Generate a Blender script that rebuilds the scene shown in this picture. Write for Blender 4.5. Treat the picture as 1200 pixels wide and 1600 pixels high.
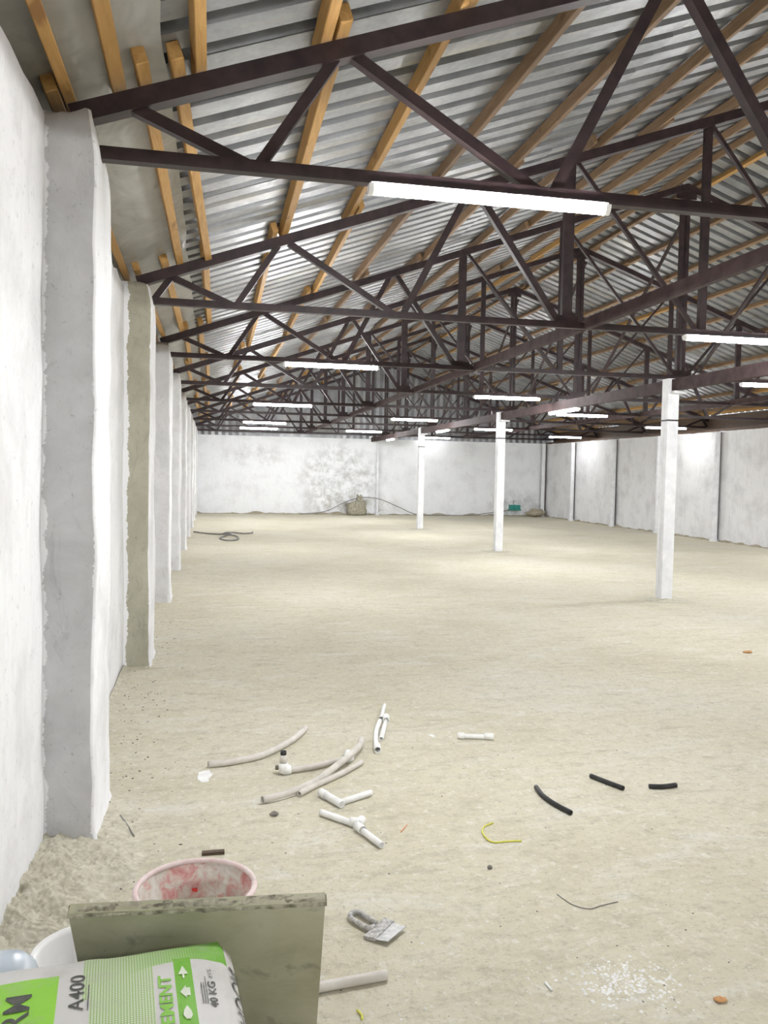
import bpy, bmesh, math, random
from mathutils import Vector, Matrix, noise
random.seed(7)
S = bpy.context.scene
COL = S.collection
for o in list(bpy.data.objects): bpy.data.objects.remove(o)

# ------------------------------------------------------------------ camera, world, exposure
cd = bpy.data.cameras.new('camera'); cam = bpy.data.objects.new('camera', cd); COL.objects.link(cam); S.camera = cam
cd.sensor_fit = 'VERTICAL'; cd.sensor_height = 24.0; cd.lens = 24.0*1308.0/1600.0; cd.clip_start = .05; cd.clip_end = 200
_rx, _ry, _rz = (.97913, .00896, .20302), (-.20233, -.05032, .97802), (.01898, -.99869, -.04746)   # world axes in camera terms (right, down, forward)
cam.matrix_world = Matrix(((_rx[0], -_rx[1], -_rx[2], 0), (_ry[0], -_ry[1], -_ry[2], 0), (_rz[0], -_rz[1], -_rz[2], 1.6), (0, 0, 0, 1)))
W = bpy.data.worlds.new('world'); S.world = W; W.use_nodes = True
bg = W.node_tree.nodes['Background']; bg.inputs[0].default_value = (.85, .93, 1, 1); bg.inputs[1].default_value = 1.5
S.view_settings.view_transform = 'Standard'; S.view_settings.look = 'None'
S.view_settings.gamma = 1; S.view_settings.use_curve_mapping = False
S.view_settings.exposure = 0.48
TUBE = 190.0          # emission of the tube lamps

# ------------------------------------------------------------------ helpers
def tag(o, label=None, cat=None, group=None, kind=None):
    for k, v in (('label', label), ('category', cat), ('group', group), ('kind', kind)):
        if v: o[k] = v
    return o
def empty(name, loc=(0, 0, 0), rz=0, parent=None):
    o = bpy.data.objects.new(name, None); COL.objects.link(o); o.location = loc; o.rotation_euler = (0, 0, rz); o.empty_display_size = .1
    if parent: o.parent = parent
    return o
def mesh(name, v, f, mats, smooth=False, midx=None):
    m = bpy.data.meshes.new(name); m.from_pydata([tuple(p) for p in v], [], f); m.update()
    for x in (mats if isinstance(mats, (list, tuple)) else [mats]): m.materials.append(x)
    if midx: m.polygons.foreach_set('material_index', midx)
    if smooth: m.polygons.foreach_set('use_smooth', [True]*len(m.polygons))
    bm = bmesh.new(); bm.from_mesh(m); bmesh.ops.recalc_face_normals(bm, faces=bm.faces); bm.to_mesh(m); bm.free()
    return m
def ob(name, me, parent=None, loc=(0, 0, 0), rot=(0, 0, 0)):
    o = bpy.data.objects.new(name, me); COL.objects.link(o); o.location = loc; o.rotation_euler = rot
    if parent: o.parent = parent
    return o
def mk(name, v, f, mats, parent=None, loc=(0, 0, 0), rot=(0, 0, 0), smooth=False, midx=None):
    return ob(name, mesh(name, v, f, mats, smooth, midx), parent, loc, rot)
def boxvf(x0, x1, y0, y1, z0, z1):
    v = [(x0, y0, z0), (x1, y0, z0), (x1, y1, z0), (x0, y1, z0), (x0, y0, z1), (x1, y0, z1), (x1, y1, z1), (x0, y1, z1)]
    return v, [(0, 3, 2, 1), (4, 5, 6, 7), (0, 1, 5, 4), (1, 2, 6, 5), (2, 3, 7, 6), (3, 0, 4, 7)]
def join(*parts):
    V, F = [], []
    for v, f in parts:
        n = len(V); V += list(v); F += [tuple(i+n for i in q) for q in f]
    return V, F
def gridvf(fn, nu, nv):
    v = [fn(i/nu, j/nv) for j in range(nv+1) for i in range(nu+1)]
    f = [(j*(nu+1)+i, j*(nu+1)+i+1, (j+1)*(nu+1)+i+1, (j+1)*(nu+1)+i) for j in range(nv) for i in range(nu)]
    return v, f
def prism(profile, p0, ex, ey, d):
    """extrude a 2-D profile (list of (a,b) on axes ex,ey) from p0 along vector d"""
    n = len(profile); p0 = Vector(p0); ex = Vector(ex); ey = Vector(ey); d = Vector(d)
    a = [p0+ex*q[0]+ey*q[1] for q in profile]; v = a+[p+d for p in a]
    f = [(i, (i+1) % n, n+(i+1) % n, n+i) for i in range(n)]+[tuple(range(n))[::-1], tuple(range(n, 2*n))]
    return v, f
def angle_bar(p0, p1, s, t, y0=0.0, flip=1):
    """steel angle lying in the XZ plane: one leg faces -Y, the other lies along its lower side"""
    p0 = Vector((p0[0], y0, p0[1])); p1 = Vector((p1[0], y0, p1[1])); d = p1-p0; u = d.normalized()
    n = Vector((-u.z, 0, u.x)); n = n*(1 if n.z >= 0 else -1)
    if abs(u.x) < .02: n = Vector((flip, 0, 0))
    prof = [(-s/2, 0), (-s/2, s), (-s/2+t, s), (-s/2+t, t), (s/2, t), (s/2, 0)]
    return prism(prof, p0, n, Vector((0, 1, 0)), d)
def channel(p0, p1, up, side, hgt, wid, t):
    """U channel from p0 to p1; web hgt tall, flanges wid deep to 'side'"""
    prof = [(0, 0), (hgt, 0), (hgt, wid), (hgt-t, wid), (hgt-t, t), (t, t), (t, wid), (0, wid)]
    return prism(prof, p0, up, side, Vector(p1)-Vector(p0))
def catmull(P, n=6):
    P = [Vector(p) for p in P]; Q = [P[0]*2-P[1]]+P+[P[-1]*2-P[-2]]; out = []
    for i in range(1, len(Q)-2):
        a, b, c, d = Q[i-1:i+3]
        for k in range(n):
            t = k/n; out.append(.5*((2*b)+(c-a)*t+(2*a-5*b+4*c-d)*t*t+(3*b-a-3*c+d)*t**3))
    out.append(P[-1]); return out
def tube(P, r, seg=10, hollow=None, n=6, curve=True):
    P = catmull(P, n) if curve and len(P) > 2 else [Vector(p) for p in P]
    rf = r if callable(r) else (lambda t: r); V = []; F = []; N = len(P); up = Vector((0, 0, 1)); rings = []
    for i, p in enumerate(P):
        d = (P[min(i+1, N-1)]-P[max(i-1, 0)]).normalized()
        a = d.cross(up if abs(d.z) < .9 else Vector((1, 0, 0))).normalized(); b = a.cross(d); rings.append((p, a, b, rf(i/(N-1))))
    def ring(k, scale=1.0):
        p, a, b, q = rings[k]; n0 = len(V)
        for s in range(seg):
            w = 2*math.pi*s/seg; V.append(p+(a*math.cos(w)+b*math.sin(w))*q*scale)
        return n0
    R = [ring(i) for i in range(N)]
    br = lambda a, b: [F.append((a+s, a+(s+1) % seg, b+(s+1) % seg, b+s)) for s in range(seg)]
    for i in range(N-1): br(R[i], R[i+1])
    if hollow:
        I = [ring(i, hollow) for i in range(N)]
        for i in range(N-1): br(I[i+1], I[i])
        br(I[0], R[0]); br(R[-1], I[-1])
    else:
        F.append(tuple(range(R[0], R[0]+seg))[::-1]); F.append(tuple(range(R[-1], R[-1]+seg)))
    return V, F
def lathe(prof, seg=40, c=(0, 0), sx=1, sy=1):
    V = []; F = []; n = len(prof)
    for r, z in prof:
        for s in range(seg):
            a = 2*math.pi*s/seg; V.append((c[0]+r*math.cos(a)*sx, c[1]+r*math.sin(a)*sy, z))
    for i in range(n-1):
        for s in range(seg): F.append((i*seg+s, i*seg+(s+1) % seg, (i+1)*seg+(s+1) % seg, (i+1)*seg+s))
    F.append(tuple(range(seg))[::-1]); F.append(tuple(range((n-1)*seg, n*seg)))
    return V, F
def nz(x, y, z=0.0): return noise.noise(Vector((x, y, z)))
def fbm(x, y, z=0.0):
    return nz(x, y, z)+.5*nz(2.1*x, 2.1*y, 2.1*z+5)+.25*nz(4.3*x, 4.3*y, 4.3*z+9)

# ------------------------------------------------------------------ materials (all node based)
class NT:
    def __init__(s, name):
        s.m = bpy.data.materials.new(name); s.m.use_nodes = True; s.t = s.m.node_tree; s.n = s.t.nodes; s.p = s.n['Principled BSDF']
    def new(s, ty, **kw):
        q = s.n.new(ty)
        for k, v in kw.items(): setattr(q, k, v)
        return q
    def link(s, a, b): s.t.links.new(a, b)
    def coord(s, stretch=(1, 1, 1), rnd=True, kind='Object'):
        tc = s.new('ShaderNodeTexCoord'); mp = s.new('ShaderNodeMapping'); mp.inputs['Scale'].default_value = stretch
        s.link(tc.outputs[kind], mp.inputs[0])
        if rnd:
            oi = s.new('ShaderNodeObjectInfo'); mu = s.new('ShaderNodeMath', operation='MULTIPLY'); mu.inputs[1].default_value = 57.0
            s.link(oi.outputs['Random'], mu.inputs[0]); cb = s.new('ShaderNodeCombineXYZ')
            for i in range(3): s.link(mu.outputs[0], cb.inputs[i])
            s.link(cb.outputs[0], mp.inputs['Location'])
        return mp.outputs[0]
    def noise(s, vec, scale, detail=6, rough=.6, dist=0):
        q = s.new('ShaderNodeTexNoise'); q.inputs['Scale'].default_value = scale; q.inputs['Detail'].default_value = detail
        q.inputs['Roughness'].default_value = rough; q.inputs['Distortion'].default_value = dist; s.link(vec, q.inputs['Vector']); return q.outputs[0]
    def ramp(s, fac, stops):
        r = s.new('ShaderNodeValToRGB'); e = r.color_ramp.elements
        while len(e) < len(stops): e.new(.5)
        for i, (p, c) in enumerate(stops): e[i].position = p; e[i].color = (c, c, c, 1) if isinstance(c, (int, float)) else (*c, 1)
        s.link(fac, r.inputs[0]); return r.outputs[0]
    def mix(s, a, b, fac, blend='MIX'):
        q = s.new('ShaderNodeMix', data_type='RGBA', blend_type=blend)
        for sock, val in ((q.inputs[0], fac), (q.inputs[6], a), (q.inputs[7], b)):
            if hasattr(val, 'is_linked') or hasattr(val, 'links'): s.link(val, sock)
            elif isinstance(val, (tuple, list)): sock.default_value = (*val, 1)
            else: sock.default_value = val
        return q.outputs[2]
    def math(s, op, a, b=None, clamp=False):
        q = s.new('ShaderNodeMath', operation=op); q.use_clamp = clamp
        for i, val in enumerate((a, b)):
            if val is None: continue
            if isinstance(val, (int, float)): q.inputs[i].default_value = val
            else: s.link(val, q.inputs[i])
        return q.outputs[0]
    def bump(s, h, strength=.3, dist=.01):
        q = s.new('ShaderNodeBump'); q.inputs['Strength'].default_value = strength; q.inputs['Distance'].default_value = dist
        s.link(h, q.inputs['Height']); s.link(q.outputs[0], s.p.inputs['Normal'])
    def fin(s, col, rough=.7, metal=0, spec=.5):
        if isinstance(col, (tuple, list)): s.p.inputs['Base Color'].default_value = (*col, 1)
        else: s.link(col, s.p.inputs['Base Color'])
        if isinstance(rough, (int, float)): s.p.inputs['Roughness'].default_value = rough
        else: s.link(rough, s.p.inputs['Roughness'])
        s.p.inputs['Metallic'].default_value = metal; s.p.inputs['Specular IOR Level'].default_value = spec
        return s.m
def simple(name, a, b, scale=12, rough=.7, metal=0, bump=.15, bdist=.004, stretch=(1, 1, 1), lo=.35, hi=.65, spec=.4):
    t = NT(name); v = t.coord(stretch); n = t.noise(v, scale); c = t.ramp(n, [(lo, a), (hi, b)])
    if bump: t.bump(n, bump, bdist)
    return t.fin(c, rough, metal, spec)

def m_whitewash(name, base=(.86, .865, .885), dark=(.66, .66, .67), streak=1.0, stain=None, lo=.33):
    t = NT(name); v = t.coord(rnd=False)
    big = t.noise(v, 1.6, 8, .65); vs = t.coord((2.2, 2.2, .35), rnd=False); st = t.noise(vs, 4.5, 7, .7)
    c = t.mix(dark, base, t.ramp(big, [(lo, .25), (.52, 1)]))
    c = t.mix(c, tuple(x*.86 for x in base), t.math('MULTIPLY', t.ramp(st, [(.52, 0), (.70, 1)]), .55*streak))
    sp = t.noise(v, 26, 4, .6); c = t.mix(c, tuple(x*.72 for x in dark), t.math('MULTIPLY', t.ramp(sp, [(.62, 0), (.72, 1)]), .55))
    s2 = t.noise(t.coord((1.4, 1.4, .9), rnd=False), 5, 10, .8, .8); c = t.mix(c, tuple(x*.80 for x in dark), t.math('MULTIPLY', t.ramp(s2, [(.56, 0), (.70, 1)]), .45))
    if stain:
        for (cx, cy, cz), (rx, ry, rz), amt, scol in stain:
            tc = t.new('ShaderNodeTexCoord'); mp = t.new('ShaderNodeMapping', vector_type='TEXTURE'); mp.inputs['Location'].default_value = (cx, cy, cz); mp.inputs['Scale'].default_value = (rx, ry, rz)
            t.link(tc.outputs['Object'], mp.inputs[0]); g = t.new('ShaderNodeTexGradient', gradient_type='SPHERICAL'); t.link(mp.outputs[0], g.inputs[0])
            n2 = t.noise(v, 2.4, 9, .75); k = t.math('MULTIPLY', t.ramp(g.outputs[1], [(0, 0), (.45, 1)]), t.ramp(n2, [(.44, 0), (.60, 1)]))
            c = t.mix(c, scol, t.math('MULTIPLY', k, amt))
    h = t.math('ADD', t.math('MULTIPLY', t.noise(v, 9, 8, .65), 1.0), t.math('MULTIPLY', st, .6))
    t.bump(h, .45, .012); return t.fin(c, .85, 0, .2)

M = {}
M['white_left'] = m_whitewash('whitewash_left')
M['white_right'] = m_whitewash('whitewash_right', base=(.84, .845, .86), dark=(.60, .60, .61), streak=1.7, lo=.30)
M['white_far'] = m_whitewash('whitewash_far', base=(.83, .845, .865), dark=(.70, .71, .73), streak=.6,
    stain=[((4.7, 0, 1.3), (1.9, 3, 1.5), .62, (.33, .33, .32)), ((5.2, 0, .2), (2.2, 3, .7), .6, (.36, .34, .28)), ((1.6, 0, 2.1), (1.4, 3, .5), .4, (.42, .42, .42)), ((11.6, 0, .3), (1.6, 3, .8), .6, (.36, .36, .34))])
def m_cement(name, a, b, ragged=.5):
    """bare render on a pier's front, with whitewash lapping raggedly over both its edges (object x: 0 at the wall, .21 at the free corner)"""
    t = NT(name); v = t.coord(rnd=False); n = t.noise(v, 3.2, 9, .68, .4); c = t.ramp(n, [(.30, a), (.62, b)])
    sm = t.noise(t.coord((1.5, 1.5, .6), rnd=False), 5.5, 9, .78, 1.0); c = t.mix(c, tuple(x*.66 for x in a), t.math('MULTIPLY', t.ramp(sm, [(.55, 0), (.70, 1)]), .55))
    f = t.noise(v, 38, 3); c = t.mix(c, tuple(x*.55 for x in a), t.math('MULTIPLY', t.ramp(f, [(.64, 0), (.74, 1)]), .5))
    tc = t.new('ShaderNodeTexCoord'); sp = t.new('ShaderNodeSeparateXYZ'); t.link(tc.outputs['Object'], sp.inputs[0])
    w = t.math('MULTIPLY', t.math('SUBTRACT', t.noise(v, 7, 8, .75), .5), .12)
    x = t.math('ADD', sp.outputs[0], w)
    paint = t.math('ADD', t.math('GREATER_THAN', x, .206), t.math('LESS_THAN', x, .022*ragged), True)
    c = t.mix(c, (.82, .825, .84), paint)
    t.bump(t.math('ADD', t.noise(v, 8, 8, .6), t.math('MULTIPLY', sm, .8)), .45, .014); return t.fin(c, .9, 0, .2)
M['cement_grey'] = m_cement('cement_render_grey', (.47, .47, .475), (.59, .59, .60))
M['cement_olive'] = m_cement('cement_render_olive', (.34, .325, .255), (.45, .435, .35), 1.5)
M['cement_pale'] = m_cement('cement_render_pale', (.60, .60, .60), (.75, .75, .76))
def m_floor():
    t = NT('dusty_concrete_floor'); v = t.coord(rnd=False); vs = t.coord((.55, 1.5, 1), rnd=False)
    big = t.noise(v, .55, 7, .6, .6); c = t.ramp(big, [(.30, (.570, .525, .395)), (.50, (.645, .605, .470)), (.70, (.680, .645, .540))])
    sc = t.noise(vs, 5.5, 10, .74, .5); c = t.mix(c, (.40, .375, .275), t.math('MULTIPLY', t.ramp(sc, [(.52, 0), (.66, 1)]), .50))
    wh = t.noise(vs, 2.6, 10, .75, .4); c = t.mix(c, (.72, .705, .64), t.math('MULTIPLY', t.ramp(wh, [(.53, 0), (.66, 1)]), .75))
    md = t.noise(v, 14, 8, .8); c = t.mix(c, (.36, .34, .25), t.math('MULTIPLY', t.ramp(md, [(.51, 0), (.67, 1)]), .55))
    fn = t.noise(v, 46, 6, .75); c = t.mix(c, (.30, .28, .21), t.math('MULTIPLY', t.ramp(fn, [(.54, 0), (.68, 1)]), .60))
    sp = t.noise(v, 19, 7, .8); c = t.mix(c, (.78, .77, .72), t.math('MULTIPLY', t.ramp(sp, [(.54, 0), (.66, 1)]), .75))
    h = t.math('ADD', t.math('MULTIPLY', sc, .5), t.math('ADD', t.math('MULTIPLY', fn, .45), t.math('MULTIPLY', md, .6)))
    t.bump(h, .8, .018); return t.fin(c, .88, 0, .25)
M['floor'] = m_floor()
M['rubble'] = simple('crumbled_mortar', (.43, .405, .31), (.62, .595, .49), 22, .95, 0, .7, .012)
M['dirt'] = simple('dusty_brown_dirt', (.30, .26, .19), (.48, .43, .33), 7, .95, 0, .5, .01)
def m_zinc():
    t = NT('weathered_zinc_sheet'); v = t.coord(); oi = t.new('ShaderNodeObjectInfo')
    n = t.noise(v, 2.2, 8, .65, .5); c = t.ramp(n, [(.28, (.19, .195, .20)), (.5, (.30, .307, .315)), (.72, (.42, .428, .435))])
    vs = t.coord((.5, 3, 1)); n2 = t.noise(vs, 1.5, 7, .7); c = t.mix(c, (.38, .34, .245), t.math('MULTIPLY', t.ramp(n2, [(.53, 0), (.72, 1)]), .75))
    c = t.mix(c, (.19, .19, .20), t.math('MULTIPLY', oi.outputs['Random'], .45))
    n3 = t.noise(v, 30, 4); r = t.ramp(n3, [(.3, .34), (.7, .55)])
    t.bump(t.noise(v, 5, 6), .12, .01); return t.fin(c, r, .55, .5)
M['zinc'] = m_zinc()
def m_wood(name, a, b, k):
    t = NT(name); v = t.coord((9, .7, 9)); n = t.noise(v, 3.5, 7, .6, 1.5); c = t.ramp(n, [(.28, a), (.70, b)])
    v2 = t.coord((1, .35, 1)); kn = t.noise(v2, 9, 2, .4); c = t.mix(c, k, t.math('MULTIPLY', t.ramp(kn, [(.67, 0), (.73, 1)]), .8))
    oi = t.new('ShaderNodeObjectInfo'); c = t.mix(c, tuple(x*.62 for x in a), t.math('MULTIPLY', oi.outputs['Random'], .55))
    t.bump(n, .15, .004); return t.fin(c, .65, 0, .3)
M['wood'] = m_wood('sawn_pine', (.40, .215, .065), (.60, .365, .135), (.20, .09, .03))
M['wood_mid'] = m_wood('shaded_aged_pine', (.21, .125, .065), (.34, .225, .135), (.12, .065, .035))  # aged pine, darkened as well for the shade on the upper purlins
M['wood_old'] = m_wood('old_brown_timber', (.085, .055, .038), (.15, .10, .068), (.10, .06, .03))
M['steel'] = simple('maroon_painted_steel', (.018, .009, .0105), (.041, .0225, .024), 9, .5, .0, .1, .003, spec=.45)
M['steel_lit'] = simple('lit_girder_steel', (.046, .029, .029), (.082, .055, .054), 6, .75, 0, .1, .003, spec=.2)  # steel colour lightened as if lit, for girders and tie beams
M['post_white'] = simple('white_post_paint', (.70, .71, .74), (.84, .85, .87), 5, .5, 0, .12, .004)
M['black'] = simple('black_rubber', (.012, .012, .013), (.03, .03, .03), 20, .5, 0, .05, .001)
M['film'] = None
def m_film():
    t = NT('grey_plastic_film'); v = t.coord(rnd=False); n = t.noise(v, 2.5, 6, .6, .8); c = t.ramp(n, [(.3, (.24, .235, .21)), (.7, (.36, .355, .33))])
    w = t.noise(t.coord((2, 1, 1), rnd=False), 2.2, 2, .45, 1.2); t.bump(w, .4, .05); return t.fin(c, .33, 0, .5)
M['film'] = m_film()
def m_emit(k=1.0):
    t = NT('lit_tube_diffuser'); t.fin((.9, .9, .9), .4); t.p.inputs['Emission Color'].default_value = (.985, .99, 1, 1); t.p.inputs['Emission Strength'].default_value = TUBE*k; return t.m
M['lit'] = m_emit(); M['lit_bright'] = m_emit(1.15); M['lit_dim'] = m_emit(.35); M['lit_faint'] = m_emit(.10)  # tube strengths set unequal by hand to even out the light
M['cap'] = simple('white_lamp_plastic', (.78, .78, .78), (.86, .86, .86), 8, .35, 0, 0)
M['ppr'] = simple('white_plastic_pipe', (.74, .74, .72), (.86, .86, .84), 14, .38, 0, .04, .001)
M['ppr_dusty'] = simple('dusty_grey_plastic_pipe', (.50, .47, .42), (.66, .63, .58), 9, .5, 0, .06, .001)
M['brass'] = simple('dull_metal_thread', (.20, .18, .14), (.34, .31, .26), 20, .4, .7, 0)
M['yellow'] = simple('yellow_green_wire', (.55, .55, .05), (.70, .66, .12), 30, .45, 0, 0)
M['orange'] = simple('orange_wire', (.60, .22, .10), (.70, .32, .18), 30, .5, 0, 0)
M['teal'] = simple('teal_plastic', (.02, .20, .17), (.04, .30, .25), 10, .4, 0, .05, .002)
M['cable'] = simple('grey_hose', (.16, .155, .15), (.27, .26, .25), 12, .6, 0, 0)
M['stone'] = simple('dark_stone', (.10, .09, .08), (.24, .22, .19), 30, .9, 0, .4, .004)
M['chalk'] = simple('white_lime', (.76, .76, .75), (.88, .88, .87), 30, .9, 0, .2, .002)
M['leaf'] = simple('dry_leaf', (.42, .20, .07), (.58, .33, .14), 40, .7, 0, .2, .002)
def m_board():
    t = NT('cement_stained_board'); v = t.coord(rnd=False); n = t.noise(v, 4.5, 8, .65, .3); c = t.ramp(n, [(.30, (.33, .32, .215)), (.52, (.43, .42, .30)), (.75, (.50, .49, .38))])
    b = t.noise(v, 9, 5, .6, .6); c = t.mix(c, (.15, .145, .10), t.math('MULTIPLY', t.ramp(b, [(.58, 0), (.74, 1)]), .7))
    t.bump(n, .2, .006); return t.fin(c, .75, 0, .3)
M['board'] = m_board()
M['mortar'] = simple('dried_mortar', (.15, .14, .10), (.50, .47, .37), 34, .95, 0, .8, .012)
def m_bucket():
    t = NT('mortar_caked_red_plastic'); v = t.coord(rnd=False); n = t.noise(v, 17, 7, .7, .6)
    c = t.ramp(n, [(.34, (.50, .22, .20)), (.44, (.58, .38, .35)), (.51, (.58, .53, .46)), (.64, (.68, .65, .60))])
    n2 = t.noise(v, 9, 5, .7); c = t.mix(c, (.55, .05, .045), t.math('MULTIPLY', t.ramp(n2, [(.60, 0), (.68, 1)]), .8))
    t.bump(n, .5, .006); return t.fin(c, .75, 0, .3)
M['bucket'] = m_bucket()
M['bucket_rim'] = simple('dusty_pink_plastic', (.70, .52, .51), (.76, .68, .66), 18, .6, 0, .15, .003)
M['basin'] = simple('white_basin_plastic', (.78, .78, .77), (.86, .86, .85), 6, .4, 0, .04, .002)
def m_jug():
    t = NT('clear_blue_plastic'); v = t.coord(rnd=False); n = t.noise(v, 6, 3); c = t.ramp(n, [(.3, (.58, .68, .78)), (.7, (.74, .80, .86))])
    t.fin(c, .22, 0, .5); t.p.inputs['Transmission Weight'].default_value = .25; t.p.inputs['IOR'].default_value = 1.3
    t.bump(t.noise(t.coord((1, 1, 14), rnd=False), 2.5, 2), .2, .01); return t.m
M['jug'] = m_jug()
M['scraper'] = simple('mortar_speckled_scraper', (.25, .24, .23), (.60, .59, .57), 60, .7, .1, .4, .003)
M['blade'] = simple('dull_steel_blade', (.38, .38, .38), (.58, .58, .57), 40, .5, .5, .2, .002)

# ------------------------------------------------------------------ the place: dimensions (metres)
XL, XP, XR, YF, YB = -.68, -.47, 12.71, 30.62, -10.0       # left wall, pier face, right wall, far wall, wall behind
XA = 6.25; SL = .352                                      # ridge line and roof slope
TY = [3.87+3.27*k for k in range(-4, 9)]                  # truss lines
def chord_z(x): return 3.318+SL*(x if x <= XA else 2*XA-x)
CH = math.cos(math.atan(SL))

# floor
def floor_fn(u, v): return (-1.1+u*14.3, YB-.3+v*(YF-YB+.7), 0)
v, f = gridvf(floor_fn, 2, 4); fv = [(p[0], p[1], -.12) for p in v]
o = mk('floor', *join((v, f), (fv, [tuple(reversed(q)) for q in f])), M['floor']); tag(o, kind='structure')

# left wall: uneven whitewashed plaster, with piers
wl = empty('wall_left', (XL, YB, 0)); tag(wl, kind='structure')
def wl_fn(u, v):
    y = YB+u*(YF-YB); z = v*3.02
    return (XL+.016*fbm(y*.9, z*.9)+.006*nz(y*5, z*5), y, z+(.05*fbm(y*2.3, 3.1) if v > .99 else 0))
v, f = gridvf(wl_fn, 220, 26)
nb = len(v); top = [v[26*221+i] for i in range(221)]
back = [(-1.02, p[1], 3.13) for p in top]; low = [(-1.02, p[1], 0) for p in top]
V = v+[(XL-.12, p[1], p[2]+.02) for p in top]+back+low
F = f+[(26*221+i, 26*221+i+1, nb+i+1, nb+i) for i in range(220)]+[(nb+i, nb+i+1, nb+221+i+1, nb+221+i) for i in range(220)]+[(nb+221+i, nb+221+i+1, nb+442+i+1, nb+442+i) for i in range(220)]
mk('plaster', [(p[0]-XL, p[1]-YB, p[2]) for p in V], F, M['white_left'], wl, smooth=True)
def pier(y0, mfront, seed):
    y1 = y0+.52; pts = []; mi = []
    def seg(a, b, n, m):
        for i in range(n): pts.append((a[0]+(b[0]-a[0])*i/n, a[1]+(b[1]-a[1])*i/n)); mi.append(m)
    seg((XL-.08, y0), (XP-.012, y0), 9, 0); seg((XP-.012, y0), (XP-.003, y0+.003), 1, 1); seg((XP-.003, y0+.003), (XP, y0+.012), 1, 1); seg((XP, y0+.012), (XP, y1-.01), 13, 1); seg((XP, y1-.01), (XL-.08, y1), 7, 1); pts.append((XL-.08, y1))
    n = len(pts); nzs = 90; V = []; F = []; MI = []; ztop = 3.06
    for j in range(nzs+1):
        z = ztop*j/nzs; taper = max(0, (z-2.85)/.21)**2*.035
        flare = .012*max(0, 1-z/.06)**2
        for i, (x, y) in enumerate(pts):
            on_face = 1 if x > XL-.02 else 0
            w = .013*fbm(y*1.6+seed, z*1.3, seed)+.008*fbm(y*4, z*3.4, seed+3)
            k = .013*fbm(x*2+seed*2, z*1.5, seed+7)+.005*nz(x*9, z*6, seed)
            fy = -1 if i <= 11 else (1 if i >= 24 else 0); fx = 1 if 9 <= i <= 25 else .25
            q = x+(w+flare-taper)*fx*on_face; r = y+(k-flare*.7+taper)*(1 if fy < 0 else 0)+(k+flare*.7-taper)*(1 if fy > 0 else 0)
            zz = z+(.03*fbm(x*7, y*7, seed) if j == nzs else 0)+(.02*nz(x*9, y*9, seed) if j == nzs-1 else 0)
            V.append((q-XL, r-YB, zz))
    for j in range(nzs):
        for i in range(n-1):
            F.append((j*n+i, j*n+i+1, (j+1)*n+i+1, (j+1)*n+i)); m = mi[i]
            MI.append(m)
    c = len(V); V.append(((XP+XL)/2-XL, (y0+y1)/2-YB, ztop+.06))
    for i in range(n-1): F.append((nzs*n+i, nzs*n+i+1, c)); MI.append(0)
    return mk('pier', V, F, [mfront, M['white_left']], wl, smooth=True, midx=MI)
for k, y in enumerate(TY):
    if y < 3: continue
    i = k-4
    pier(y-.2, M['cement_grey'] if i == 0 else M['cement_olive'] if i == 1 else M['cement_pale'], 3.7*i+1)

# far wall
wf = empty('wall_far', (0, YF, 0)); tag(wf, kind='structure')
def wf_fn(u, v):
    x = -1.02+u*14.2; z = v*2.82; return (x, .014*fbm(x*.8, z*.8, 4)+.004*nz(x*6, z*6), z)
v, f = gridvf(wf_fn, 110, 22); n0 = len(v)
v2 = [(x, .35, z) for x in (-1.02, 13.18) for z in (0, 2.82)]
V = v+[(-1.02, .35, 0), (13.18, .35, 0), (13.18, .35, 2.82), (-1.02, .35, 2.82)]; F = f+[(n0, n0+1, n0+2, n0+3)]+[(22*111+i, 22*111+i+1, n0+2, n0+3)[:3]+((n0+3,) if False else ()) for i in range(0)]
F += [(22*111, 23*111-1, n0+2, n0+3)]
# object coordinates of this mesh are world ones shifted in y, so stains are placed from the world
mo = mk('plaster', [(x, y, z) for x, y, z in V], F, M['white_far'], wf, smooth=True)
# gable above: upright corrugated strips, each its own part
for i in range(29):
    x0 = -.98+i*.49; x1 = x0+.50; prof = []
    for q in range(5):
        xx = x0+(x1-x0)*q/4; prof.append((xx, .12+(.022 if q % 2 else 0)))
    V = []; 
    for xx, yy in prof: V += [(xx, yy, 2.80), (xx, yy, chord_z(xx)+.13)]
    mk('gable_sheet', V, [(2*q, 2*q+2, 2*q+3, 2*q+1) for q in range(4)], M['zinc'], wf)
# wall behind the photographer
wb = empty('wall_back', (0, YB, 0)); tag(wb, kind='structure')
v, f = boxvf(-1.02, 13.2, -.3, 0, 0, 3.0); mk('plaster', v, f, M['white_left'], wb)
V = [(-1.02, -.05, 3.0), (13.2, -.05, 3.0), (13.2, -.05, chord_z(13.2)+.13), (XA, -.05, chord_z(XA)+.13), (-1.02, -.05, chord_z(-1.02)+.13)]
mk('gable_sheet', V, [(0, 1, 2, 3, 4)], M['zinc'], wb)
# right wall
wr = empty('wall_right', (XR, YB, 0)); tag(wr, kind='structure')
def wr_fn(u, v):
    y = u*(YF-YB); z = v*2.80; return (.014*fbm(y*.8, z*.8, 8)+.004*nz(y*6, z*6), y, z+(.02*fbm(y*3, 1) if v > .99 else 0))
v, f = gridvf(wr_fn, 160, 22); n0 = len(v); L_ = YF-YB
V = v+[(.35, 0, 0), (.35, L_, 0), (.35, L_, 2.8), (.35, 0, 2.8)]; F = f+[(n0, n0+1, n0+2, n0+3), (22*161, 23*161-1, n0+2, n0+3)]
mk('plaster', V, F, M['white_right'], wr, smooth=True)
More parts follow.
